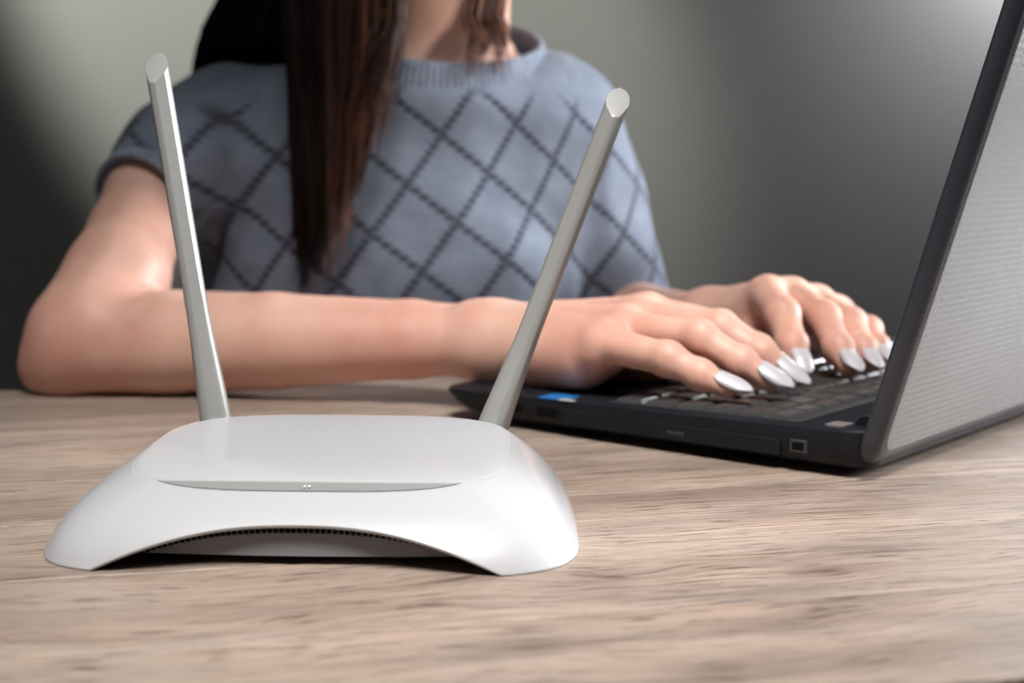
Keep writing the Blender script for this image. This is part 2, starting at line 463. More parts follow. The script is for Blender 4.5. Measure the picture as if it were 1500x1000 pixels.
for i in range(NP):
    tmax = 1.0
    if By[i] < -0.02:
        X = Tx[i] + (Bx[i] - Tx[i]) * hh; Zs = Tz[i] * (1 - vv)
        g = Zs - za(X)
        k = np.argmax(g <= 1e-9)
        if g[k] <= 1e-9 and k > 0:
            f_ = g[k - 1] / (g[k - 1] - g[k] + 1e-12); tmax = tt[k - 1] + f_ * (tt[k] - tt[k - 1])
    t = np.linspace(0, tmax, NT_); h, v = prof(t)
    for j in range(NT_):
        verts.append((Tx[i] + (Bx[i] - Tx[i]) * h[j], Ty[i] + (By[i] - Ty[i]) * h[j], max(Tz[i] * (1 - v[j]), 0.0003)))
    lip.append(verts[-1])
for i in range(NP):
    k = (i + 1) % NP
    for j in range(NT_ - 1):
        faces.append((i * NT_ + j, i * NT_ + j + 1, k * NT_ + j + 1, k * NT_ + j))
me = mesh('shell', verts, faces)
bm = bmesh.new(); bm.from_mesh(me)
me2 = bm_mesh('shell', bm)
sh = obj('shell', me2, M['white'], router)
md = sh.modifiers.new('thick', 'SOLIDIFY'); md.thickness = 0.0019; md.offset = -1
bv = sh.modifiers.new('edge', 'BEVEL'); bv.width = 0.0004; bv.segments = 2; bv.limit_method = 'ANGLE'; bv.angle_limit = math.radians(50)
# top panel
order = list(range(NP))
pb = []
for i in order:
    if Ty[i] < CH: pb.append((Tx[i], CH, zpl(CH)))
    else: pb.append((Tx[i], Ty[i], zpl(Ty[i])))
pb = np.array(pb); cen = np.array([0, 0.010, 0])
verts, faces = [], []
rings = [(1.010, -0.0009), (1.003, -0.00003), (0.992, 0.0002), (0.97, 0.0004), (0.88, 0.0008), (0.7, 0.0013), (0.45, 0.0017), (0.2, 0.0018)]
for s, dz in rings:
    xy = cen[:2] + (pb[:, :2] - cen[:2]) * s
    for x, y in xy: verts.append((x, y, zpl(y) + dz))
for r in range(len(rings) - 1):
    for i in range(NP):
        k = (i + 1) % NP; faces.append((r * NP + i, r * NP + k, (r + 1) * NP + k, (r + 1) * NP + i))
verts.append((cen[0], cen[1], zpl(cen[1]) + 0.0018)); c0 = len(verts) - 1
for i in range(NP): faces.append(((len(rings) - 1) * NP + i, (len(rings) - 1) * NP + (i + 1) % NP, c0))
bm = bmesh.new(); bm.from_mesh(mesh('tp', verts, faces)); bmesh.ops.remove_doubles(bm, verts=bm.verts, dist=1e-6)
tp = obj('top_panel', bm_mesh('top_panel', bm), M['white'], router); autosmooth(tp, 40)
# led crescent between the panel's straight front edge and the shell
fi = [i for i in range(NP) if Ty[i] < CH]
fi.sort(key=lambda i: Tx[i])
verts, faces = [], []
for i in fi:
    for s in np.linspace(0, 1, 4):
        y = CH + (Ty[i] - CH) * s; z = (zpl(CH) - 0.0003) * (1 - s) + (Tz[i] + 0.0001) * s
        verts.append((Tx[i], y, z - 0.0004 * math.sin(math.pi * s)))
for k in range(len(fi) - 1):
    for j in range(3): faces.append((k * 4 + j, k * 4 + j + 1, (k + 1) * 4 + j + 1, (k + 1) * 4 + j))
bm = bmesh.new(); bm.from_mesh(mesh('ls', verts, faces))
led = obj('led_strip', bm_mesh('led_strip', bm), M['led'], router)
led['label'] = 'grey crescent strip along the front edge of the top'
for v_ in led.data.polygons[:1]:
    if v_.normal.z < 0: led.data.flip_normals()
for x0 in (-0.0005, 0.0012):
    obj('indicator_light', bm_mesh('il', box_bm(x0 - 0.0005, x0 + 0.0005, -0.0445, -0.0430, 0.0, 0.0008, 0.0002, 1)), M['lamp'], led).location = (0, 0, zpl(-0.044) - 0.0011)
# chassis behind the arch
verts, faces = [], []
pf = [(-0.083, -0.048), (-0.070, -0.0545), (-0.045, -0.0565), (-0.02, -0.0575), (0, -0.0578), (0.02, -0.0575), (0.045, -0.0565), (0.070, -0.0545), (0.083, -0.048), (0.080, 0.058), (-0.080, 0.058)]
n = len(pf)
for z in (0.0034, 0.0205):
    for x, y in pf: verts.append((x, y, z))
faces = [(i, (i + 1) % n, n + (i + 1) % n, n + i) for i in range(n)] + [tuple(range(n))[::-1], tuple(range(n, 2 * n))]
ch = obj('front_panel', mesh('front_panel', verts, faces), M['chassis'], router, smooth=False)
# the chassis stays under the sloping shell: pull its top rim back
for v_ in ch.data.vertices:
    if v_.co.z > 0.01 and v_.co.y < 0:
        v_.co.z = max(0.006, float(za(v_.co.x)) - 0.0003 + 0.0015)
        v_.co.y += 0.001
bm = bmesh.new()
for k in range(-27, 28):
    x = k * 0.00215
    z1 = float(za(x)); 
    if z1 < 0.0065: continue
    yf = np.interp(x, [p[0] for p in pf[:9]], [p[1] for p in pf[:9]])
    box_bm(x - 0.00075, x + 0.00075, yf - 0.0006, yf + 0.004, z1 - 0.0038, z1 + 0.0006, bm=bm)
g = obj('vent_slots', bm_mesh('vent_slots', bm), M['slot'], router, smooth=False); g['kind'] = 'stuff'
ftm = bm_mesh('rubber_foot', box_bm(-0.006, 0.006, -0.006, 0.006, 0, 0.0036, 0.001, 1))
for x in (-0.06, 0.06):
    for y in (-0.03, 0.045): obj('rubber_foot', ftm, M['slot'], router, smooth=False).location = (x, y, 0)

# antennas: drop-shaped rod with a ridge, wider root, slanted tip
def antenna(p0, p1, roll, r_root, r_mid, r_tip):
    p0, p1 = np.array(p0), np.array(p1); ax = p1 - p0; L = np.linalg.norm(ax); ax /= L
    e2 = np.array([0, -1.0, 0]); e2 -= ax * (e2 @ ax); e2 /= np.linalg.norm(e2); e1 = np.cross(e2, ax) * -1
    if e1[0] < 0: e1 = -e1
    cr, sr = math.cos(roll), math.sin(roll)
    f2 = e2 * cr + e1 * sr; f1 = e1 * cr - e2 * sr
    NS = 48
    def section(sharp):
        out = []
        for i in range(NS):
            a = 2 * math.pi * i / NS                      # 0 = ridge
            c = np.array([math.sin(a), math.cos(a)])
            da = abs((a + math.pi) % (2 * math.pi) - math.pi)
            # flats meeting at the ridge: support of a wedge against the circle
            rr = 1.0
            if da < math.radians(72):
                rw = math.cos(math.radians(52)) / max(math.cos(math.radians(52) - da), 0.05) * 1.60
                rr = max(0.9, min(1.26, rw))
            out.append(c * ((1 - sharp) + sharp * rr))
        return np.array(out)
    verts, faces = [], []
    ts = [0, 0.06, 0.12, 0.18, 0.24, 0.30, 0.36, 0.42, 0.5, 0.6, 0.7, 0.8, 0.9, 0.97, 1.0]
    for t in ts:
        if t < 0.40: u = t / 0.40; u = u * u * (3 - 2 * u); r = r_root + (r_mid - r_root) * u; sp = 0.25 + 0.75 * u
        else: r = r_mid + (r_tip - r_mid) * (t - 0.4) / 0.6; sp = 1.0
        for c in section(sp):
            ce = float((f1 * c[0] + f2 * c[1]) @ e2)
            off = -ce * r * 1.25 if t == 1.0 else (-ce * r * 0.6 if t == 0.97 else 0.0)
            verts.append(p0 + ax * (L * t + off) + f1 * c[0] * r + f2 * c[1] * r)
    for k in range(len(ts) - 1):
        for i in range(NS):
            j = (i + 1) % NS; faces.append((k * NS + i, k * NS + j, (k + 1) * NS + j, (k + 1) * NS + i))
    top = (len(ts) - 1) * NS
    mid = []
    for m_ in range(1, NS // 2):                                # crease down the middle of the cut face
        a, b = np.array(verts[top + m_]), np.array(verts[top + NS - m_])
        verts.append((a + b) / 2 + ax * 0.0004); mid.append(len(verts) - 1)
    def L_(m_): return top + m_
    def R2(m_): return top + (NS - m_) % NS
    for m_ in range(0, NS // 2):
        ma = top if m_ == 0 else mid[m_ - 1]; mb = top + NS // 2 if m_ + 1 == NS // 2 else mid[m_]
        fa = [L_(m_), L_(m_ + 1), mb, ma] if m_ not in (0, NS // 2 - 1) else ([top, L_(1), mb] if m_ == 0 else [L_(m_), mb, ma])
        fb = [R2(m_), ma, mb, R2(m_ + 1)] if m_ not in (0, NS // 2 - 1) else ([top, mb, R2(1)] if m_ == 0 else [R2(m_), ma, mb])
        faces += [tuple(fa), tuple(fb)]
    faces.append(tuple(range(NS))[::-1])
    bm = bmesh.new(); bm.from_mesh(mesh('antenna', verts, faces))
    bmesh.ops.remove_doubles(bm, verts=bm.verts, dist=1e-7)
    return bm_mesh('antenna', bm)
rinv = (Matrix.Translation(router.location) @ Matrix.Rotation(math.radians(-2.6), 4, 'Z')).inverted()
def rl(p): return np.array(rinv @ Vector(p))
for root_px, root_y, tip_px, tip_y, roll in (((319, 632), 0.628, (229.5, 97), 0.640, -0.30), ((712, 650), 0.622, (905, 148), 0.632, 0.25)):
    a0, a1 = rl(aty(*root_px, root_y)), rl(aty(*tip_px, tip_y))
    a0 = a0 - (a1 - a0) * 0.05
    o = obj('antenna', antenna(a0, a1, roll, 0.0073, 0.0049, 0.0051), M['antenna'], router); autosmooth(o, 28)
    hg = bmesh.new(); bmesh.ops.create_cone(hg, cap_ends=True, segments=24, radius1=0.006, radius2=0.006, depth=0.012)
    bmesh.ops.rotate(hg, verts=hg.verts, matrix=Matrix.Rotation(math.pi / 2, 3, 'X'))
    h = obj('hinge', bm_mesh('hinge', hg), M['antenna'], o); h.location = (a0[0], 0.062, max(0.012, a0[2] + 0.004)); autosmooth(h)

# ------------------------------------------------------------------ the laptop
LA = np.array([0.77, -0.638]); LA /= np.linalg.norm(LA)       # from front edge to hinge
LB = np.array([-LA[1], LA[0]])                                # along the width, away from the camera
LW, LD = 0.372, 0.264
R0 = np.array([0.1605, 0.628])                                # rear right corner
# local: x = width from the near side, y = toward the hinge (0 front, LD rear), z up
laptop = empty('open_laptop', (R0[0] - LA[0] * LD, R0[1] - LA[1] * LD, 0), (0, 0, math.atan2(LB[1], LB[0])))
# local +y must be LA: the frame (LB, LA) is left-handed, so y runs the other way: use negative y
def LY(y): return -y
tag(laptop, 'open black laptop with textured grey lid on the wooden table', 'laptop')
def rrect(x0, x1, y0, y1, r, n=6):
    out = []
    for cx, cy, a0 in ((x1 - r, y1 - r, 0), (x0 + r, y1 - r, 90), (x0 + r, y0 + r, 180), (x1 - r, y0 + r, 270)):
        for k in range(n + 1):
            a = math.radians(a0 + 90 * k / n); out.append((cx + r * math.cos(a), cy + r * math.sin(a)))
    return out
def topz(y): return 0.0178 + 0.0050 * y / LD
def loft(levels, name, mat, parent, zf=None, sm=True, ang=35):
    verts, faces = [], []; n = len(levels[0][0])
    for pts, z in levels:
        for x, y in pts: verts.append((x, LY(y), z if zf is None else zf(x, y, z)))
    for k in range(len(levels) - 1):
        for i in range(n):
            j = (i + 1) % n; faces.append((k * n + i, k * n + j, (k + 1) * n + j, (k + 1) * n + i))
    faces += [tuple(range(n)), tuple(range((len(levels) - 1) * n, len(levels) * n))]
    bm = bmesh.new(); bm.from_mesh(mesh(name, verts, faces))
    o = obj(name, bm_mesh(name, bm), mat, parent, sm)
    if sm: autosmooth(o, ang)
    return o
lv = []
for q, ins, insf, r in ((0.16, 0.010, 0.045, 0.012), (0.22, 0.005, 0.030, 0.014), (0.38, 0.0018, 0.014, 0.016), (0.60, 0.0006, 0.005, 0.016), (0.90, 0.0, 0.0, 0.016), (0.97, 0.0004, 0.0004, 0.0158), (1.0, 0.0014, 0.0014, 0.015)):
    lv.append((rrect(ins, LW - ins, insf, LD - ins * 0.6, r), q))
base = loft(lv, 'base', M['black'], laptop, zf=lambda x, y, q: topz(y) * q)
# keyboard plate, keys
KY0, KY1 = LD - 0.152, LD - 0.040
KX0, KX1 = 0.0085, LW - 0.0085
plate = loft([(rrect(KX0, KX1, KY0, KY1, 0.004), -0.001), (rrect(KX0, KX1, KY0, KY1, 0.004), 0.0003)], 'keyboard', M['deck'], laptop, zf=lambda x, y, z: topz(y) + z)
def key_mesh(wx, wy):
    b = bmesh.new()
    tp_, bt, hz = 0.0008, 0.0, 0.0022
    lo = [b.verts.new((sx * wx / 2, sy * wy / 2, 0)) for sx, sy in ((-1, -1), (1, -1), (1, 1), (-1, 1))]
    hi = [b.verts.new((sx * (wx / 2 - tp_), sy * (wy / 2 - tp_), hz)) for sx, sy in ((-1, -1), (1, -1), (1, 1), (-1, 1))]
    b.faces.new(lo[::-1]); b.faces.new(hi)
    for i in range(4): b.faces.new((lo[i], lo[(i + 1) % 4], hi[(i + 1) % 4], hi[i]))
    es = [e for e in b.edges if abs(e.verts[0].co.z - hz) < 1e-6 and abs(e.verts[1].co.z - hz) < 1e-6]
    bmesh.ops.bevel(b, geom=es, offset=0.0005, segments=2, affect='EDGES')
    m_ = bm_mesh('key', b)
    m_.materials.append(M['key']); m_.materials.append(M['keyside'])
    for p in m_.polygons: p.material_index = 1 if abs(p.normal.z) < 0.75 else 0
    return m_
kcache = {}
U = 0.0186
rows = [  # number pad first (near side), widths in key units, 0 = gap as negative
    [1, 1, 1, 1] + [-0.25] + [1] * 14,
    [1, 1, 1, 1] + [-0.25] + [2] + [1] * 12,
    [1, 1, 1, 1] + [-0.25] + [1.5] + [1] * 11 + [1.5],
    [1, 1, 1, 1] + [-0.25] + [2.25] + [1] * 10 + [1.75],
    [1, 1, 1, 1] + [-0.25] + [2.75] + [1] * 9 + [2.25],
    [1, 1, 1, 1] + [-0.25] + [1, 1, 1, 1, 1, 5, 1, 1, 1, 1],
]
ry = LD - 0.046
slope = math.atan2(0.0050, LD)
for ri, row in enumerate(rows):
    hgt = 0.0125 if ri == 0 else 0.0180
    tot = sum(abs(k) for k in row); u_ = (KX1 - KX0 - 0.004) / tot
    x = KX0 + 0.002
    for wk in row:
        if wk < 0: x += -wk * u_; continue
        kk = (round(wk * u_, 5), hgt)
        if kk not in kcache: kcache[kk] = key_mesh(wk * u_ - 0.0028, hgt - 0.0026)
        o = obj('key', kcache[kk], M['key'], plate, smooth=False)
        yc = ry - hgt / 2
        o.location = (x + wk * u_ / 2, LY(yc), topz(yc) + 0.0003); o.rotation_euler = (-slope, 0, 0)
        x += wk * u_
    ry -= hgt
loft([(rrect(0.14, 0.245, 0.018, 0.082, 0.004), -0.0005), (rrect(0.14, 0.245, 0.018, 0.082, 0.004), 0.0002)], 'touchpad', M['lidframe'], laptop, zf=lambda x, y, z: topz(y) + z)
# blue sticker on the palm rest
def lloc(p): d = np.array(p[:2]) - np.array([laptop.location.x, laptop.location.y]); return d @ LB, d @ LA
sx_, sy_ = lloc(atz(818, 581, 0.0195))
st = loft([(rrect(sx_ - 0.008, sx_ + 0.008, sy_ - 0.009, sy_ + 0.009, 0.0015), 0.0), (rrect(sx_ - 0.008, sx_ + 0.008, sy_ - 0.009, sy_ + 0.009, 0.0015), 0.0003)], 'sticker', M['blue'], laptop, zf=lambda x, y, z: topz(y) + z)
st['label'] = 'small blue sticker on the palm rest'
loft([(rrect(sx_ - 0.0085, sx_ - 0.0045, sy_ + 0.006, sy_ + 0.0155, 0.0008), 0.0), (rrect(sx_ - 0.0085, sx_ - 0.0045, sy_ + 0.006, sy_ + 0.0155, 0.0008), 0.0004)], 'sticker_print', M['gold'], st, zf=lambda x, y, z: topz(y) + z)
# ports on the near side
def port(name, y, wd, z0, z1, mat, depth=0.0008, parent=laptop):
    return obj(name, bm_mesh(name, box_bm(-depth, 0.0015, LY(y) - wd / 2, LY(y) + wd / 2, z0, z1, 0.0003, 1)), mat, parent, smooth=False)
def near_y(px, py, z):
    p = atz(px, py, z); return lloc(p)[1]
for px, py, wd in ((767, 594, 0.010), (798, 604, 0.013)):
    y = near_y(px, py, 0.012); port('usb_port', y, wd, 0.0095, 0.0145, M['slot'], 0.0002)
yk = near_y(1177, 650, 0.013)
lk = port('lock_slot_frame', yk, 0.0088, 0.0098, 0.0158, M['lidframe'], 0.0004)
port('lock_slot', yk, 0.0062, 0.0110, 0.0146, M['slot'], 0.0007, lk)
y1_, y2_ = near_y(826, 612, 0.010), near_y(1150, 655, 0.010)
dr = port('optical_drive', (y1_ + y2_) / 2, abs(y2_ - y1_), 0.0072, 0.0148, M['black'], 0.0003)
port('eject_button', (y1_ * 0.45 + y2_ * 0.55), 0.010, 0.0095, 0.0115, M['deck'], 0.0006, dr)
ftm2 = bm_mesh('rubber_foot', box_bm(-0.012, 0.012, -0.004, 0.004, 0, 0.0042, 0.001, 1))
for x, y in ((0.045, LD - 0.03), (LW - 0.045, LD - 0.03), (0.05, 0.065), (LW - 0.05, 0.065)):
    obj('rubber_foot', ftm2, M['slot'], laptop, smooth=False).location = (x, LY(y), 0)
# lid: tilts back about the hinge line
PHI = math.radians(16.6)
lid_e = empty('lid'); lid_e.parent = laptop
lid_e.location = (0, LY(LD - 0.0065), 0.0120); lid_e.rotation_euler = (PHI, 0, 0)
LHT, LTH = 0.252, 0.0085
def lid_loft(name, levels, mat, parent, ang=35):
    verts, faces = [], []; n = len(levels[0][0])
    for pts, d in levels:
        for x, z in pts: verts.append((x, -d, z))
    for k in range(len(levels) - 1):
        for i in range(n):
            j = (i + 1) % n; faces.append((k * n + i, k * n + j, (k + 1) * n + j, (k + 1) * n + i))
    faces += [tuple(range(n)), tuple(range((len(levels) - 1) * n, len(levels) * n))]
    bm = bmesh.new(); bm.from_mesh(mesh(name, verts, faces))
    o = obj(name, bm_mesh(name, bm), mat, parent); autosmooth(o, ang); return o
def lr(i, r): return rrect(0.0 + i, LW - i, -0.004 + i, LHT - i, r, 8)
# d = 0 screen side ... d = LTH outer side   (outer side faces -y local = toward the rear)
lid_loft('lid_frame', [(lr(0.0012, 0.011), 0.0), (lr(0.0003, 0.012), 0.0006), (lr(0.0, 0.012), 0.0018), (lr(0.0, 0.012), 0.0030), (lr(0.0006, 0.012), 0.0048), (lr(0.0022, 0.011), 0.0066), (lr(0.0052, 0.010), 0.0080), (lr(0.0085, 0.008), 0.0085)], M['lidframe'], lid_e, 50)
lid_loft('lid_back_panel', [(lr(0.0072, 0.008), 0.0079), (lr(0.0076, 0.008), 0.0086), (lr(0.0084, 0.008), 0.0089)], M['lid'], lid_e, 40)
lid_loft('screen', [(rrect(0.014, LW - 0.014, 0.022, LHT - 0.014, 0.002), 0.0006), (rrect(0.014, LW - 0.014, 0.022, LHT - 0.014, 0.002), -0.0002)], M['screen'], lid_e)
for x in (0.040, LW - 0.040):
    hb = bmesh.new(); bmesh.ops.create_cone(hb, cap_ends=True, segments=20, radius1=0.0058, radius2=0.0058, depth=0.045)
    bmesh.ops.rotate(hb, verts=hb.verts, matrix=Matrix.Rotation(math.pi / 2, 3, 'Y'))
    h = obj('hinge', bm_mesh('hinge', hb), M['black'], laptop); h.location = (x, LY(LD - 0.010), 0.0215); autosmooth(h)
loft([(rrect(0.006, 0.018, LD - 0.026, LD - 0.016, 0.002), 0), (rrect(0.006, 0.018, LD - 0.026, LD - 0.016, 0.002), 0.0010)], 'hinge_cover', M['metal'], laptop, zf=lambda x, y, z: topz(y) + z)

# ------------------------------------------------------------------ the person: one skin grown from joints
NB, NTOP = (-0.055, 1.115, 0.195), (-0.045, 1.085, 0.315)
SHR, SHL = (-0.218, 1.10, 0.158), (0.026, 1.115, 0.168)
ELR, WRR = np.array((-0.268, 0.888, 0.041)), aty(722, 500, 0.835)
ELL, WRL = np.array((0.080, 1.150, 0.018)), aty(1036, 476, 0.925)
body = Field((-0.36, 0.66, -0.32), (0.27, 1.27, 0.56), 0.0017)
# trunk and neck
body.prims([C((-0.085, 1.16, -0.24), (-0.085, 1.15, -0.05), 0.10, 0.085), C((-0.135, 1.125, 0.07), (-0.05, 1.125, 0.07), 0.088, 0.088),
            C((-0.15, 1.12, 0.13), (-0.03, 1.125, 0.135), 0.058, 0.058), C(SHR, (-0.10, 1.125, 0.165), 0.036, 0.045), C(SHL, (-0.05, 1.125, 0.168), 0.036, 0.045)], 0.05, 0.0)
body.prims([C(NB, NTOP, 0.051, 0.046), C((-0.055, 1.13, 0.15), NB, 0.06, 0.052)], 0.02, 0.04)
# head with jaw, nose, brow, ears, eyes
HC = np.array((-0.045, 1.085, 0.430))
body.ell(HC + (0, 0.012, 0.02), (0.071, 0.090, 0.088), 0.02)
body.ell(HC + (0, -0.022, -0.045), (0.056, 0.062, 0.062), 0.03)
body.prims([C(HC + (0, -0.072, -0.098), HC + (0, -0.066, -0.092), 0.012, 0.016)], 0.0, 0.03)
body.prims([C(HC + (0, -0.082, 0.012), HC + (0, -0.100, -0.030), 0.006, 0.0095), C(HC + (-0.010, -0.090, -0.033), HC + (0.010, -0.090, -0.033), 0.007, 0.007)], 0.008, 0.012)
for s in (-1, 1):
    body.ell(HC + (s * 0.030, -0.086, 0.008), (0.014, 0.010, 0.009), 0.01, subtract=True)
    body.ell(HC + (s * 0.030, -0.073, 0.008), (0.0115, 0.0115, 0.0115), 0.003)
    body.prims([C(HC + (s * 0.012, -0.084, 0.022), HC + (s * 0.044, -0.072, 0.024), 0.005, 0.005)], 0.0, 0.012)
    body.ell(HC + (s * 0.072, 0.012, -0.005), (0.008, 0.017, 0.029), 0.008)
body.prims([C(HC + (-0.016, -0.086, -0.057), HC + (0.016, -0.086, -0.057), 0.0055, 0.0055)], 0.0, 0.006)
body.prims([C(HC + (-0.013, -0.084, -0.066), HC + (0.013, -0.084, -0.066), 0.006, 0.006)], 0.0, 0.006)
# arms
def lerp(a, b, t): return np.array(a) * (1 - t) + np.array(b) * t
UA = [np.array(SHR), aty(214, 285, 1.0), aty(196, 345, 0.962), aty(172, 405, 0.925), aty(128, 478, 0.892)]
body.prims(chain(UA, [0.034, 0.0275, 0.0300, 0.0330, 0.0330]), 0.006, 0.02)
FA = [aty(113, 506, 0.888), aty(250, 503, 0.884), aty(400, 501, 0.872), aty(600, 500, 0.851), aty(690, 501, 0.838), WRR]
body.prims(chain(FA, [0.0315, 0.0320, 0.0288, 0.0222, 0.0195, 0.0185]), 0.004, 0.012)
body.prims(chain([p + (0, 0.013, 0.004) for p in FA[1:]], [0.027, 0.024, 0.0195, 0.0165, 0.016]), 0.004, 0.008)
body.prims([C(aty(62, 543, 0.886), aty(85, 543, 0.884), 0.0115, 0.013)], 0, 0.020)
body.prims([C(aty(688, 466, 0.835), aty(694, 467, 0.834), 0.0075, 0.0075)], 0, 0.010)            # ulna
mL = lerp(SHL, ELL, 0.5)
body.prims([C(SHL, mL, 0.036, 0.033), C(mL, ELL, 0.033, 0.034)], 0.02, 0.03)
body.prims([C(ELL, lerp(ELL, WRL, 0.35), 0.031, 0.027), C(lerp(ELL, WRL, 0.35), WRL, 0.027, 0.0195)], 0.008, 0.02)

FING = {}
def hand(name, wr, mcp, fingers, thumb, palm_drop, up):
    """palm from wrist to the four knuckles, five jointed fingers"""
    pr = []
    for i, m_ in enumerate(mcp):
        m_ = np.array(m_)
        pr.append(C(lerp(wr, m_, 0.05), m_ - up * 0.004, 0.0150, 0.0105))
        pr.append(C(lerp(wr, m_, 0.15) - up * 0.009, lerp(wr, m_, 0.84) - up * palm_drop * 0.8, 0.0130, 0.0105))
    for i in range(3):
        pr.append(C(lerp(mcp[i], mcp[i + 1], 0.5) - up * 0.005, lerp(wr, lerp(mcp[i], mcp[i + 1], 0.5), 0.4) - up * 0.003, 0.0088, 0.011))
    body.prims(pr, 0.016, 0.016)
    for m_ in mcp:                                                     # knuckle heads and tendons
        m_ = np.array(m_)
        body.prims([C(m_ + up * 0.0010, m_ - up * 0.002, 0.0090, 0.009), C(m_ + up * 0.0025, lerp(wr, m_, 0.40) + up * 0.0095, 0.0046, 0.0030)], 0.006, 0.009)
    groups = []
    for pts, rad in fingers:
        pts = [np.array(p) for p in pts]
        g = chain(pts, rad)
        for j in (1, 2):                                              # finger joints a little thicker
            g.append(C(pts[j] + up * 0.0007, pts[j] - up * 0.0008, rad[j] * 1.03, rad[j] * 1.02))
        body.prims(g, 0.0035, 0.0030)
    tp_, tr = thumb
    body.prims(chain([np.array(p) for p in tp_], tr), 0.006, 0.008)
UPV = np.array((0, 0, 1.0))
# right hand (near): index, middle, ring, little
RI = [aty(948, 456, 0.812), aty(1056, 478, 0.785), aty(1112, 512, 0.775), aty(1142, 538, 0.770)]
RM = [aty(936, 463, 0.790), aty(1056, 482, 0.752), aty(1115, 518, 0.741), aty(1152, 548, 0.736)]
RR = [aty(912, 480, 0.770), aty(1026, 494, 0.733), aty(1085, 530, 0.723), aty(1126, 556, 0.718)]
RP = [aty(880, 503, 0.755), aty(978, 525, 0.722), aty(1026, 549, 0.714), aty(1066, 567, 0.708)]
hand('right', WRR, [RI[0], RM[0], RR[0], RP[0]],
     [(RI, [0.0098, 0.0085, 0.0076, 0.0062]), (RM, [0.0100, 0.0088, 0.0078, 0.0064]), (RR, [0.0098, 0.0084, 0.0075, 0.0062]), (RP, [0.0102, 0.0084, 0.0072, 0.0058])],
     ([aty(775, 515, 0.845), aty(870, 528, 0.828), aty(955, 533, 0.810), aty(1010, 537, 0.797)], [0.016, 0.0115, 0.0095, 0.0075]), 0.017, UPV)
# left hand (far)
LI = [aty(1122, 430, 0.862), aty(1146, 462, 0.812), aty(1160, 506, 0.790), aty(1170, 532, 0.781)]
LM = [aty(1160, 433, 0.872), aty(1206, 466, 0.822), aty(1228, 511, 0.796), aty(1243, 535, 0.785)]
LR_ = [aty(1196, 443, 0.886), aty(1246, 474, 0.842), aty(1263, 511, 0.815), aty(1273, 530, 0.806)]
LP = [aty(1226, 458, 0.902), aty(1272, 484, 0.866), aty(1285, 508, 0.842), aty(1292, 522, 0.834)]
hand('left', WRL, [LI[0], LM[0], LR_[0], LP[0]],
     [(LI, [0.0108, 0.0098, 0.0086, 0.0066]), (LM, [0.0105, 0.0095, 0.0084, 0.0066]), (LR_, [0.0100, 0.0090, 0.0080, 0.0064]), (LP, [0.0092, 0.0080, 0.0070, 0.0058])],
     ([aty(1060, 490, 0.905), aty(1092, 512, 0.862), aty(1118, 526, 0.830), aty(1136, 534, 0.812)], [0.0155, 0.012, 0.0100, 0.0078]), 0.018, UPV)
me = body.mesh('person'); flip_if_needed(me)
del body
person = obj('person', me, M['skin'])
tag(person, 'person in a blue-grey knitted short-sleeved sweater typing on the black laptop', 'person')
# redder skin over knuckles, finger tips, elbow and wrist
co = np.zeros(len(me.vertices) * 3, np.float32); me.vertices.foreach_get('co', co); co = co.reshape(-1, 3)
bl = np.zeros(len(co), np.float32)
for p, r, a in [(q_, 0.012, 0.5) for F_ in (RI, RM, RR, RP, LI, LM, LR_, LP) for q_ in F_] + [(aty(880, 520, 0.76), 0.045, 0.5), (ELR + (-0.02, 0, -0.012), 0.05, 0.75), (aty(690, 455, 0.82), 0.014, 0.55), (lerp(ELR, WRR, 0.75) - (0, 0.015, 0.012), 0.05, 0.5)]:
    d = np.linalg.norm(co - np.array(p, np.float32), axis=1); bl = np.maximum(bl, a * np.exp(-(d / r) ** 2))
at = me.attributes.new('blush', 'FLOAT', 'POINT'); at.data.foreach_set('value', bl)
sm_ = person.modifiers.new('smooth', 'SMOOTH'); sm_.factor = 0.5; sm_.iterations = 2

# nails
def nail(pts, rt, upv, wid, length):
    d = np.array(pts[3]) - np.array(pts[2]); d /= np.linalg.norm(d)
    u = np.array(upv, float); u -= d * (u @ d); u /= np.linalg.norm(u); sd = np.cross(d, u)
    tip = np.array(pts[3])
    NS, NW = 12, 9
    verts, faces = [], []
    for i in range(NS):
        s = i / (NS - 1); along = -0.0075 + (length) * s
        hw = wid * (0.90 + 0.18 * math.sin(math.pi * min(s * 1.1, 1))) * (1 - max(0, (s - 0.55) / 0.45) ** 1.9 * 0.82) * (0.80 + 0.20 * min(1, s * 6))
        for j in range(NW):
            w_ = -1 + 2 * j / (NW - 1); lat = w_ * hw
            hgt = math.sqrt(max(0, (rt * 1.02) ** 2 - (lat * 0.86) ** 2)) + 0.0008 - 0.0022 * max(0, s - 0.45) ** 1.5 * 2.0 - 0.0006 * (1 - s) ** 4
            verts.append(tip + d * along + sd * lat + u * hgt)
    for i in range(NS - 1):
        for j in range(NW - 1): faces.append((i * NW + j, i * NW + j + 1, (i + 1) * NW + j + 1, (i + 1) * NW + j))
    m_ = mesh('fingernail', verts, faces)
    if Vector(m_.polygons[20].normal).dot(Vector(u)) < 0: m_.flip_normals()
    o = obj('fingernail', m_, M['nail'], person)
    sd_ = o.modifiers.new('thick', 'SOLIDIFY'); sd_.thickness = 0.0007; sd_.offset = 0
    o['label'] = 'long almond-shaped pearl white nail'
for F_, rt in ((RI, 0.0062), (RM, 0.0064), (RR, 0.0062), (RP, 0.0056)): nail(F_, rt, (-0.05, -0.55, 1.0), rt * 0.88, 0.0205)
for F_, rt in ((LI, 0.0066), (LM, 0.0066), (LR_, 0.0064), (LP, 0.0058)): nail(F_, rt, (0.40, -0.95, 0.45), rt * 0.92, 0.0190)

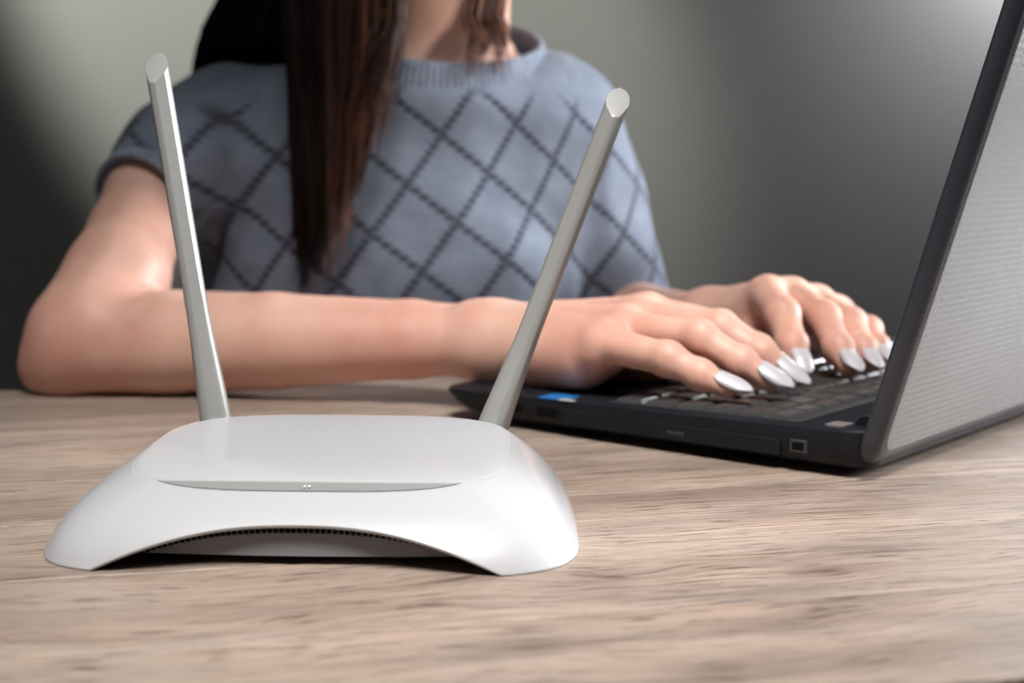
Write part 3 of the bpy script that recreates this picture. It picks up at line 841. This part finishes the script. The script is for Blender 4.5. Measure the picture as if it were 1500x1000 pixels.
# ------------------------------------------------------------------ the sweater
sw = Field((-0.37, 0.93, -0.27), (0.16, 1.29, 0.29), 0.0019)
HEMR, HEML = aty(209, 288, 0.990), np.array((0.079, 1.112, 0.030))
sw.prims([C((-0.085, 1.16, -0.24), (-0.085, 1.155, -0.05), 0.122, 0.118), C((-0.145, 1.13, 0.04), (-0.045, 1.13, 0.04), 0.112, 0.112),
          C((-0.145, 1.125, 0.10), (-0.05, 1.125, 0.10), 0.092, 0.094), C(SHR, (-0.10, 1.125, 0.160), 0.052, 0.066), C(SHL, (-0.05, 1.125, 0.165), 0.053, 0.068)], 0.05, 0.0)
sw.prims([C(SHR, lerp(SHR, HEMR, 0.5), 0.055, 0.049), C(lerp(SHR, HEMR, 0.5), HEMR, 0.047, 0.0325)], 0.02, 0.025)
sw.prims([C(SHL, lerp(SHL, HEML, 0.4), 0.054, 0.053), C(lerp(SHL, HEML, 0.4), HEML, 0.053, 0.047)], 0.02, 0.028)
# folds
sl, X, Y, Z = sw.sub((-0.37, 0.93, -0.27), (0.16, 1.29, 0.29))
fold = np.zeros(np.broadcast_shapes(X.shape, Y.shape, Z.shape), np.float32)
def crease(p0, p1, amp, wdt):
    global fold
    d = cap_d(X, Y, Z, p0, p1, 0, 0); fold = fold + amp * np.exp(-(d / wdt) ** 2)
crease(aty(392, 200, 1.01), aty(445, 420, 0.99), 0.006, 0.012)
crease(aty(350, 190, 1.02), aty(390, 430, 1.0), -0.006, 0.014)
crease(aty(520, 250, 1.01), aty(560, 440, 1.0), 0.003, 0.016)
crease(aty(868, 445, 1.06), aty(872, 250, 1.05), -0.009, 0.009)
crease(aty(835, 440, 1.03), aty(850, 300, 1.03), 0.005, 0.010)
crease(aty(800, 440, 1.02), aty(830, 260, 1.03), -0.004, 0.009)
crease(aty(700, 330, 1.01), aty(640, 440, 1.0), -0.003, 0.02)
crease(aty(270, 180, 1.03), aty(300, 320, 1.02), -0.006, 0.012)
crease(aty(215, 230, 1.0), aty(250, 160, 1.03), 0.003, 0.012)
fold = fold + 0.0016 * np.sin(X * 95 + Z * 40 + 1.0) * np.sin(Z * 63 - X * 30) 
sw.f[sl] = sw.f[sl] - fold
# neck opening
_NC = np.array((-0.048, 1.105, 0.232)); sw.ell(_NC + np.array((0, 0.008, -0.044)), (0.082, 0.086, 0.030), 0.03)
NC = np.array((-0.048, 1.105, 0.232)); tilt = math.radians(18)
nrm = np.array((0.05, -math.sin(tilt), math.cos(tilt))); nrm /= np.linalg.norm(nrm)
CA, CB = 0.074, 0.078
sw.prims([C(NC - nrm * 0.055, NC + nrm * 0.09, 0.058, 0.064)], 0.0, 0.006, subtract=True)
# sleeve openings
dR = HEMR - np.array(SHR); dR /= np.linalg.norm(dR); dL = HEML - np.array(SHL); dL /= np.linalg.norm(dL)
for hem, dv, rr in ((HEMR, dR, 0.0275), (HEML, dL, 0.041)):
    d = (X - hem[0]) * dv[0] + (Y - hem[1]) * dv[1] + (Z - hem[2]) * dv[2]
    near = np.sqrt((X - hem[0]) ** 2 + (Y - hem[1]) ** 2 + (Z - hem[2]) ** 2) < 0.075
    sw.f[sl] = np.where(near, -smin(-sw.f[sl], 0.004 - d, 0.004), sw.f[sl])
    sw.prims([C(hem - dv * 0.03, hem + dv * 0.05, rr - 0.002, rr + 0.002)], 0.0, 0.002, subtract=True)
me = sw.mesh('sweater'); flip_if_needed(me); del sw, fold
co = np.zeros(len(me.vertices) * 3, np.float32); me.vertices.foreach_get('co', co); co = co.reshape(-1, 3)
# knit coordinates run over the front and wrap round the sides
dep = np.clip(co[:, 1] - 1.02, 0, 0.2)
side = np.clip((co[:, 0] + 0.09) / 0.14, -1, 1)
uu = co[:, 0] + side * np.abs(side) * dep * 0.75
vvv = co[:, 2] - 0.05 * np.clip(np.abs(side), 0, 1) * dep
o0 = aty(646, 198, 1.02)
yoke = np.clip((0.205 - co[:, 2] - 0.1 * np.abs(co[:, 0] + 0.06)) / 0.012, 0, 1)
at = me.attributes.new('knit', 'FLOAT_VECTOR', 'POINT')
at.data.foreach_set('vector', np.stack([uu - o0[0], vvv - o0[2], yoke], 1).astype(np.float32).ravel())
sweater = obj('sweater', me, M['knit'], person)
sweater['label'] = 'blue-grey knitted sweater with a dark diamond pattern'
s2 = sweater.modifiers.new('smooth', 'SMOOTH'); s2.factor = 0.5; s2.iterations = 3

def rib_band(name, cen, n, r1, r2, height, thick, ribs, flare=0.0, parent=None):
    n = np.array(n) / np.linalg.norm(n); e1 = np.cross((0, 1, 0), n); e1 /= np.linalg.norm(e1); e2 = np.cross(n, e1)
    NU = ribs * 6; secs = [(-1, 0, 0), (-1, 1, 0.25), (-0.6, 1, 1), (0, 1, 1), (0.6, 1, 1), (0.95, 0.8, 0.6), (1, 0.3, 0), (0.95, -0.4, 0), (0.3, -0.6, 0), (-0.6, -0.6, 0)]
    verts, faces = [], []
    for i in range(NU):
        a = 2 * math.pi * i / NU; rb = math.cos(a * ribs)
        for h, t_, w_ in secs:
            off = thick * t_ * 0.5 + 0.0007 * rb * w_ + flare * (-h) * 0.5
            verts.append(np.array(cen) + e1 * math.cos(a) * (r1 + off) + e2 * math.sin(a) * (r2 + off) + n * (h * height / 2))
    m_ = len(secs)
    for i in range(NU):
        k = (i + 1) % NU
        for j in range(m_): faces.append((i * m_ + j, i * m_ + (j + 1) % m_, k * m_ + (j + 1) % m_, k * m_ + j))
    bm = bmesh.new(); bm.from_mesh(mesh(name, verts, faces))
    return obj(name, bm_mesh(name, bm), M['rib'], parent)
rib_band('collar', NC - nrm * 0.006, nrm, CA, CB, 0.025, 0.006, 96, 0.010, sweater)
rib_band('cuff', HEMR + dR * 0.001, dR, 0.0318, 0.0318, 0.014, 0.004, 60, 0.0, sweater)
rib_band('cuff', HEML + dL * 0.001, dL, 0.0445, 0.0445, 0.016, 0.004, 60, 0.0, sweater)

# ------------------------------------------------------------------ the hair: long strands from the scalp
rng = np.random.default_rng(7)
hv, hf, htone = [], [], []
def strand(pts, r, tone, nseg=16):
    pts = np.array(pts, float)
    # Catmull-Rom resample
    P = np.vstack([2 * pts[0] - pts[1], pts, 2 * pts[-1] - pts[-2]])
    out = []
    for s in np.linspace(0, len(pts) - 1 - 1e-6, nseg):
        i = int(s); t = s - i; p0, p1, p2, p3 = P[i], P[i + 1], P[i + 2], P[i + 3]
        out.append(0.5 * ((2 * p1) + (-p0 + p2) * t + (2 * p0 - 5 * p1 + 4 * p2 - p3) * t * t + (-p0 + 3 * p1 - 3 * p2 + p3) * t ** 3))
    base_i = len(hv); n = len(out)
    for k, p in enumerate(out):
        rr = r * (1.0 if k < n * 0.6 else max(0.15, 1 - (k - n * 0.6) / (n * 0.4) * 0.9))
        for a in (0, 2.094, 4.189):
            hv.append((p[0] + rr * math.cos(a), p[1] + rr * math.sin(a), p[2])); htone.append(tone)
    for k in range(n - 1):
        for j in range(3):
            b = base_i + k * 3
            hf.append((b + j, b + (j + 1) % 3, b + 3 + (j + 1) % 3, b + 3 + j))
def scalp(az, el, k=1.06):
    return HC + np.array((0, 0.012, 0.02)) + k * np.array((0.073 * math.cos(el) * math.sin(az), -0.092 * math.cos(el) * math.cos(az), 0.090 * math.sin(el)))
PART = 0.12
def root(side, az_lo, az_hi):
    az = rng.uniform(az_lo, az_hi); return az
# front lock falling over the chest on her right side
clumps = []
for c_ in range(90):
    s = (c_ + rng.random()) / 90
    clumps.append((s, 445 - 290 * abs(s - 0.20) ** 0.85 * rng.uniform(0.6, 1.05) - rng.exponential(35), 430 + 100 * s + rng.normal(0, 9) + 10,
                   rng.uniform(-0.014, 0.012), float(np.clip((0.20 if s < 0.25 else 0.38 + 0.35 * s) + rng.normal(0, 0.2), 0, 1))))  # tone rises towards the neck: light on the lock painted in
for i in range(1800):
    cs, cend, cendx, cdep, ctone = clumps[i % 90]
    s = min(max(cs + rng.normal(0, 0.02), 0), 1)                # 0 outer (dark) .. 1 inner (towards the neck)
    az = -math.radians(95 - 60 * s); top = scalp(math.radians(5), math.radians(85)) + rng.normal(0, 0.004, 3)
    side_ = scalp(az, math.radians(rng.uniform(15, 35)), 1.08)
    jaw = HC + np.array((-0.076 + 0.030 * s * s, 0.02 - 0.085 * s, -0.075)) + rng.normal(0, 0.003, 3)
    x0 = 425 + 168 * s; yb = 1.026 + cdep + rng.normal(0, 0.003)
    endy = cend - rng.exponential(14)
    endx = cendx + rng.normal(0, 3.0)
    yb2 = 1.000 + cdep * 0.8 + rng.normal(0, 0.002)
    p3 = aty(x0 + rng.normal(0, 2), 0 + rng.uniform(-20, 20), yb); p4 = aty(x0 + (endx - x0) * 0.22 + rng.normal(0, 3), 0.35 * endy, yb - 0.012)
    p5 = aty(x0 + (endx - x0) * 0.62 + rng.normal(0, 3), 0.7 * endy, yb2); p6 = aty(endx, endy, yb2 - 0.004)
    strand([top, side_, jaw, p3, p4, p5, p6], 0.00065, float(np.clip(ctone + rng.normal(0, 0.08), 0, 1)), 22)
# back mass behind her right shoulder
for i in range(900):
    s = rng.random()
    az = -math.radians(rng.uniform(80, 180)); top = scalp(0, math.radians(86)) + rng.normal(0, 0.004, 3)
    side_ = scalp(az, math.radians(rng.uniform(10, 35)), 1.09)
    x0 = 322 + 130 * s; dpt = 1.075 + rng.uniform(0, 0.10)
    p2 = lerp(side_, aty(x0 + 15, 0, dpt), 0.55) + (0, 0.01, 0)
    p3 = aty(x0 + rng.normal(0, 2), rng.uniform(-10, 10), dpt); p4 = aty(x0 - 34 * (1 - s) + rng.normal(0, 3), 78, dpt + 0.012)
    p5 = aty(x0 - 40 * (1 - s), 150 + 60 * rng.random(), dpt + 0.09)
    p6 = np.array((p5[0], max(p5[1], 1.23), rng.uniform(-0.1, 0.06)))
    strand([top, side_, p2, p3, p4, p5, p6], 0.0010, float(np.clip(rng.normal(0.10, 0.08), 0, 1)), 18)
# her left side
for i in range(230):
    s = rng.random()
    az = math.radians(40 + 80 * s); top = scalp(0, math.radians(86)) + rng.normal(0, 0.004, 3)
    side_ = scalp(az, math.radians(rng.uniform(10, 35)), 1.08)
    jaw = HC + np.array((0.076 - 0.026 * (1 - s), -0.06 + 0.10 * s, -0.075)) + rng.normal(0, 0.003, 3)
    x0 = 684 + 58 * s; d0 = 1.050 + 0.02 * s + rng.uniform(-0.006, 0.006)
    p3 = aty(x0, 0, d0); p4 = aty(x0 + 3 + rng.normal(0, 2), 45 + rng.normal(0, 4), d0 - 0.018); p5 = aty(x0 + 2 + rng.normal(0, 6), 62 + 55 * rng.random() ** 1.6, d0 - 0.036)
    strand([top, side_, jaw, p3, p4, p5], 0.0006, float(np.clip(rng.normal(0.60, 0.2), 0, 1)), 16)
# back of the head
for i in range(700):
    az = rng.uniform(math.radians(75), math.radians(285)); top = scalp(0, math.radians(86)) + rng.normal(0, 0.004, 3)
    side_ = scalp(az, math.radians(rng.uniform(20, 50)), 1.08); low = scalp(az, math.radians(-15), 1.10)
    dn = np.array((min(low[0] * 0.95 - 0.003, -0.035 + 0.012 * rng.random()), max(low[1], 1.16) + 0.03, 0.26)); e = np.array((dn[0], 1.245 + rng.uniform(0, 0.02), rng.uniform(-0.08, 0.1)))
    strand([top, side_, low, dn, e], 0.0011, float(np.clip(rng.normal(0.18, 0.1), 0, 1)), 14)
me = mesh('hair', hv, hf)
at = me.attributes.new('tone', 'FLOAT', 'POINT'); at.data.foreach_set('value', np.array(htone, np.float32))
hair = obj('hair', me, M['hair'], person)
hair['label'] = 'long straight brown hair falling over the sweater'
hair['kind'] = 'stuff'
# scalp cap under the strands
cp = Field(HC - 0.13, HC + 0.14, 0.004)
cp.ell(HC + np.array((0, 0.012, 0.02)), (0.075, 0.094, 0.092), 0.0)
cp.ell(HC + np.array((0, -0.085, -0.045)), (0.060, 0.085, 0.085), 0.01, subtract=True)
me = cp.mesh('scalp_hair'); flip_if_needed(me)
obj('scalp_hair', me, M['hair'], hair)
